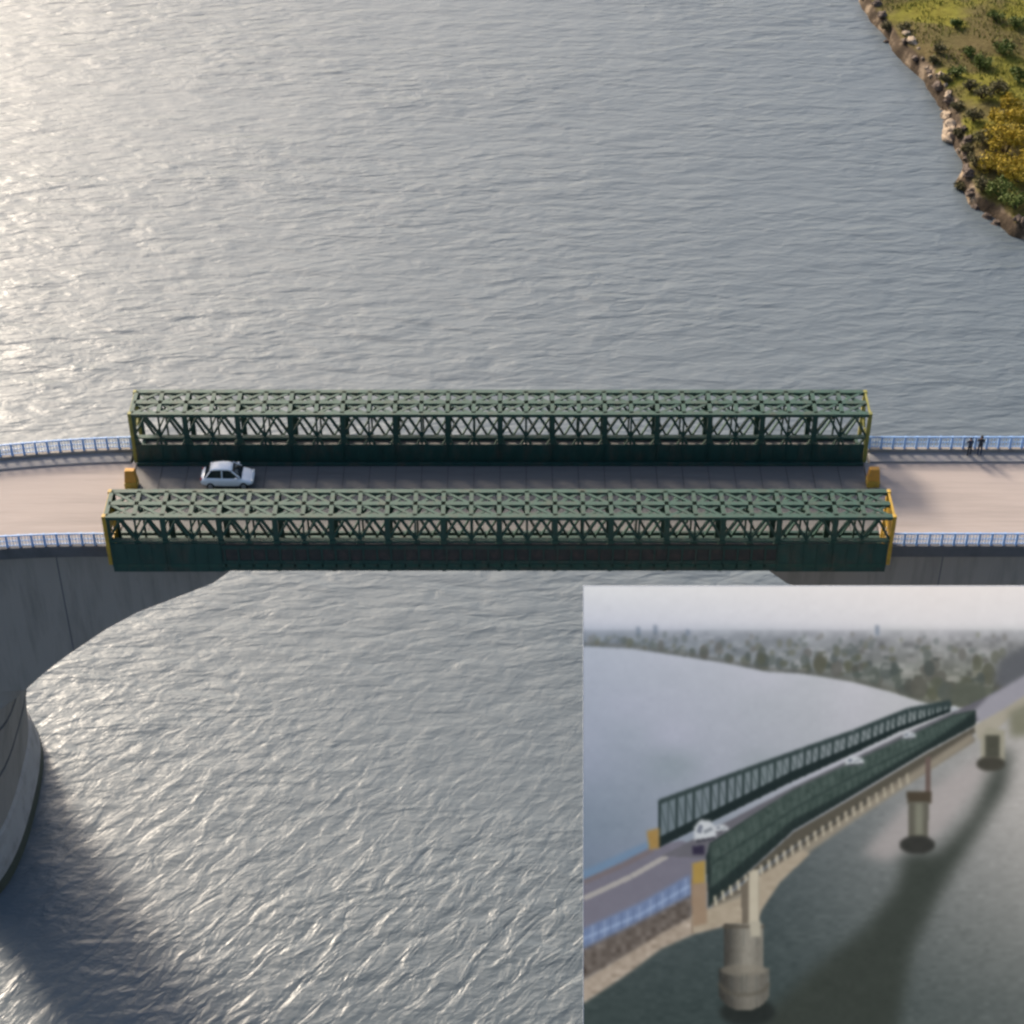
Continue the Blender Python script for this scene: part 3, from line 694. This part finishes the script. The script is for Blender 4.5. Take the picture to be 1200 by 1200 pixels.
fill([(684, 1148), (735, 1118), (775, 1094), (812, 1074), (870, 1058), (872, 1080), (815, 1094), (775, 1112), (735, 1142), (684, 1176)], (160, 147, 133), 1.6, 1, 8)
line([(812, 1094), (812, 1030)], 2.5, (110, 95, 82))
# deck and far truss of the printed bridge
fill([(775, 1003), (930, 922), (1060, 860), (1144, 822), (1212, 790), (1212, 815), (1144, 846), (1056, 872), (930, 932), (832, 990), (826, 1006)], (98, 97, 104), 1)
fill([(1140, 834), (1160, 815), (1212, 785), (1212, 818), (1150, 850)], (148, 146, 154), 2)
ft = [(772, 940), (870, 904), (940, 879), (1000, 858), (1065, 832), (1114, 823)]; fb = [(772, 993), (850, 955), (930, 915), (1000, 883), (1054, 857), (1114, 834)]
fill(ft + fb[::-1], (62, 78, 76), .8, .45)
for k in range(46):
    x = 773 + (1114 - 773) * (1 - (1 - k / 45) ** 1.35); h_ = .72
    yt, yb = interp(ft, x), interp(fb, x); line([(x, yt), (x, yb)], 3 if k % 2 == 0 else 1.4, (40, 52, 52), .7, .9)
    x2 = 773 + (1114 - 773) * (1 - (1 - min(45, k + 1) / 45) ** 1.35)
    line([(x, yt), (x2, interp(fb, x2) - 6)], 1.2, (48, 62, 60), .7, .7)
line(ft, 5.5, (50, 62, 62), 1.2); fill([(772, 981), (850, 943), (930, 903), (1000, 874), (1054, 851), (1114, 830)] + fb[::-1], (30, 40, 40), .9)
# near truss
fill([(827, 1005), (832, 988), (880, 957), (930, 927), (1000, 894), (1056, 868), (1117, 838), (1144, 832), (1144, 849), (1087, 880), (997, 934), (930, 973), (830, 1064)], (36, 46, 44), .9)
fill([(832, 990), (880, 957), (930, 925), (1000, 892), (1056, 866), (1117, 838), (1143, 833), (1087, 872), (997, 925), (930, 960), (834, 1040)], (66, 79, 74), 1.6, 1, 5)
for k in range(40):
    t = 1 - (1 - k / 40) ** 1.3; x = 832 + t * 300
    ya = interp([(832, 990), (930, 927), (1056, 868), (1144, 832)], x); yb = interp([(832, 1040), (930, 960), (997, 925), (1087, 872), (1143, 836)], x)
    line([(x, ya + 1), (x + 9 * (1 - t) + 2, yb)], 1.6, (48, 63, 58), .9, .6); line([(x + 9 * (1 - t) + 2, ya - 1), (x, yb)], 1.2, (86, 100, 95), .9, .4)
line([(832, 1014), (935, 945), (1003, 908), (1090, 867)], 2.2, (44, 56, 53), 1.1, .8)
fill([(832, 1062), (930, 975), (997, 936), (1087, 882), (1144, 850), (1144, 858), (1090, 892), (1000, 948), (930, 992), (836, 1056)], (84, 80, 70), 1.2)
tb = [(836, 1058), (880, 1028), (940, 990), (1000, 952), (1060, 915), (1130, 870)]
line([(836, 1064), (880, 1036), (940, 992), (1000, 952), (1060, 914), (1140, 864)], 9, (96, 90, 80), 1.5)
line([(812, 1078), (880, 1046), (940, 999), (1000, 957), (1060, 917), (1140, 864)], 9, (138, 130, 116), 1.8)
for k in range(26):
    x = 838 + k * 9; y = interp(tb, x); line([(x, y - 7), (x + 1, y + 5)], 3, (186, 178, 158), .9, .95 - k * .015)
for k in range(20):
    x = 842 + k * 9; y = interp(tb, x); line([(x, y - 7), (x + 1, y)], 2.2, (58, 58, 52), .8, .8)
# haunch and piers
fill([(812, 1072), (868, 1052), (884, 1030), (940, 996), (950, 1000), (915, 1033), (893, 1066), (884, 1085), (850, 1083), (812, 1094)], (160, 148, 130), 1.3, 1, 3)
fill([(1142, 850), (1178, 830), (1212, 808), (1212, 824), (1184, 840), (1166, 858), (1146, 868)], (160, 154, 140), 1.4)
el = lambda cx, cy, a, b: [(cx + a * math.cos(i * .2618), cy + b * math.sin(i * .2618)) for i in range(24)]
fill([(868, 1040), (878, 1030), (890, 1028), (890, 1090), (870, 1088)], (106, 98, 86), .8); fill([(877, 1022), (890, 1018), (889, 1092), (878, 1092)], (180, 172, 154), 1.2)
fill(el(876, 1186, 33, 17), (38, 42, 39), 3)
for k in range(24):                                        # round column and its wide base, shaded as strips
    u_ = (k + .5) / 24; sh_ = 62 + 92 * (math.sin(min(1, u_ * 1.15) * 2.35) ** 1.4 if u_ > .05 else 0) * (.45 + .6 * u_); c_ = (sh_, sh_ * .965, sh_ * .89)
    x = 849 + 45 * u_; fill([(x - 1.3, 1083), (x + 1.3, 1083), (x + 1.6, 1140), (x - 1.6, 1140)], c_, .8, 1, 3)
    x = 843 + 58 * u_; e_ = math.sqrt(max(0, 1 - (2 * u_ - 1) ** 2)); fill([(x - 1.5, 1136 - 4 * e_), (x + 1.5, 1136 - 4 * e_), (x + 1.7, 1162 + 22 * e_), (x - 1.7, 1162 + 22 * e_)], [q * .86 for q in c_], .9, 1, 3)
fill(el(872, 1137, 28, 7), (128, 122, 110), 1.2, .55); line([(843 + 58 * i / 12, 1152 + 14 * math.sqrt(max(0, 1 - (i / 6 - 1) ** 2))) for i in range(13)], 4, (84, 80, 70), 1.5, .8)
line([(847, 1086), (896, 1086)], 4, (78, 72, 62), 1.3, .9); fill([(878, 1080), (892, 1080), (891, 1098), (880, 1098)], (168, 162, 146), 1.3)
fill([(1085, 888), (1091, 886), (1091, 934), (1085, 934)], (100, 86, 80), 1); fill([(1062, 928), (1092, 928), (1092, 942), (1064, 942)], (72, 64, 52), 1.3)
fill([(1064, 940), (1089, 940), (1087, 984), (1065, 982)], (92, 90, 80), 1.2); fill([(1072, 942), (1082, 942), (1081, 980), (1073, 980)], (122, 122, 108), 2); fill(el(1075, 990, 21, 11), (52, 52, 48), 1.6)
fill([(1150, 862), (1158, 852), (1178, 856), (1178, 892), (1150, 892)], (150, 146, 130), 1.6); fill([(1155, 862), (1172, 862), (1172, 888), (1155, 888)], (74, 74, 64), 1.4); fill(el(1161, 895, 17, 9), (66, 64, 56), 1.6)
fill([(1182, 835), (1212, 822), (1212, 862), (1184, 864)], (122, 121, 104), 4)
# yellow end posts, concrete block, cars
fill([(758, 974), (773, 970), (773, 994), (761, 996)], (150, 122, 72), 1.4); fill([(811, 1012), (827, 1008), (827, 1036), (812, 1038)], (158, 132, 72), 1.3); fill([(810, 1036), (829, 1034), (829, 1082), (812, 1086)], (144, 124, 104), 1.4)
def pcar(x, y, w_, h_):
    fill([(x - w_ / 2, y + h_ * .4), (x - w_ / 2, y - h_ * .2), (x - w_ * .25, y - h_ * .5), (x + w_ * .2, y - h_ * .45), (x + w_ / 2, y - h_ * .1), (x + w_ * .45, y + h_ * .3)], (188, 192, 196), 1.4)
    fill([(x - w_ * .42, y + h_ * .05), (x - w_ * .3, y - h_ * .28), (x - w_ * .12, y - h_ * .25), (x - w_ * .2, y + h_ * .12)], (92, 98, 112), .8, .8)
    line([(x - w_ * .08, y + h_ * .05), (x + w_ * .3, y - h_ * .12)], h_ * .16, (100, 106, 114), .8, .7)
    line([(x - w_ * .45, y + h_ * .45), (x + w_ * .45, y + h_ * .3)], h_ * .14, (58, 58, 66), .8, .8)
pcar(827, 974, 26, 27); pcar(846, 971, 16, 9); fill([(811, 992), (826, 990), (826, 1002), (812, 1002)], (48, 44, 62), 1.2); pcar(1002, 892, 22, 11); pcar(1066, 862, 15, 9); pcar(1119, 831, 8, 7)
img = blur(np.dstack([img[..., i] for i in range(3)])[..., 0], .5)[..., None] * 0 + np.dstack([blur(img[..., i], .95) for i in range(3)])
img += smooth_noise(5, 5)[..., None] * .7 + smooth_noise(14, 9)[..., None] * .9
lin = np.clip(img, 0, 255) / 255.0
lin = np.where(lin <= .04045, lin / 12.92, ((lin + .055) / 1.055) ** 2.4)

BD = 138.0                                     # the board is 33 m across, in front of the right half of the span
sc = BD / FPX
def bp_(px, py, out=0.0): return CAM + ray(px, py) * (BD - out)
c0 = bp_(X0, Y0); ex = Vector((1, 0, 0)); ey = UP.copy(); ez = -FW
BRD = empty('inset_picture_board', (0, 0, 0)); BRD.matrix_world = Matrix(((ex.x, ey.x, ez.x, c0.x), (ex.y, ey.y, ez.y, c0.y), (ex.z, ey.z, ez.z, c0.z), (0, 0, 0, 1)))
tag(BRD, 'large tilted glowing board added before the span, carrying an inset aerial picture of the same bridge', 'picture board')
Wd, Hd = (NW - 1) * sc, (NH - 1) * sc
me = bpy.data.meshes.new('inset_picture')
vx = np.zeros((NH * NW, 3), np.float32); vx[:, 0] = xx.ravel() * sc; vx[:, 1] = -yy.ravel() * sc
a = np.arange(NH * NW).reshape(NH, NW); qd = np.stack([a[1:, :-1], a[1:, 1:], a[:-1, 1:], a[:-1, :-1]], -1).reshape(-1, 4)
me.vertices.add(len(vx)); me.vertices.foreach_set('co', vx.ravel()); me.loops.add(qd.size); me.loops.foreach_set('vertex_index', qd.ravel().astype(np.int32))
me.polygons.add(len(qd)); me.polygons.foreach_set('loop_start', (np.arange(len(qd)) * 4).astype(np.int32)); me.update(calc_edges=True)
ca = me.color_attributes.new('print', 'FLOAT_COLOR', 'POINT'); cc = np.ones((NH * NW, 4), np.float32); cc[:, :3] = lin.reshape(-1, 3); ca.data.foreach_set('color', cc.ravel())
pm = bpy.data.materials.new('glowing_inset_picture'); pm.use_nodes = True; n = pm.node_tree.nodes; b = n['Principled BSDF']; b.inputs['Roughness'].default_value = .9; b.inputs['Specular IOR Level'].default_value = .0
b.inputs['Base Color'].default_value = (.01, .01, .01, 1); b.inputs['Emission Strength'].default_value = 1.0  # emission added so the backlit picture board does not go dark
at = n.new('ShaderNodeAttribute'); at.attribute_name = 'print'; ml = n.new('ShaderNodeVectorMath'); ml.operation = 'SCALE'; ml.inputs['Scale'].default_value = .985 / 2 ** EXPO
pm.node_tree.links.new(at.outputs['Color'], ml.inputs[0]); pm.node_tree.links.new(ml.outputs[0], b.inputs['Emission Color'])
me.materials.append(pm); po = bpy.data.objects.new('inset_picture', me); col.objects.link(po); po.parent = BRD
m = MB(); m.box(-.04, Wd + .04, -Hd - .04, .04, -.5, -.02); m.build('added_board_backing', M['alu'], BRD)
for x in (4, Wd / 2, Wd - 4):
    m = MB()
    top_ = Vector((x, -3, -.5)); botl = Vector((x, -Hd + 3, -.5))
    for p in (top_, botl):
        g0 = c0 + ex * p.x + ey * p.y + ez * p.z; dl = -(g0.z + 3)
        dv = Vector((0, 0, dl)); loc = Vector((dv.dot(ex), dv.dot(ey), dv.dot(ez)))
        m.cyl(p, p + loc, .45, n=14)
    m.build('added_board_post', M['post_steel'], BRD)
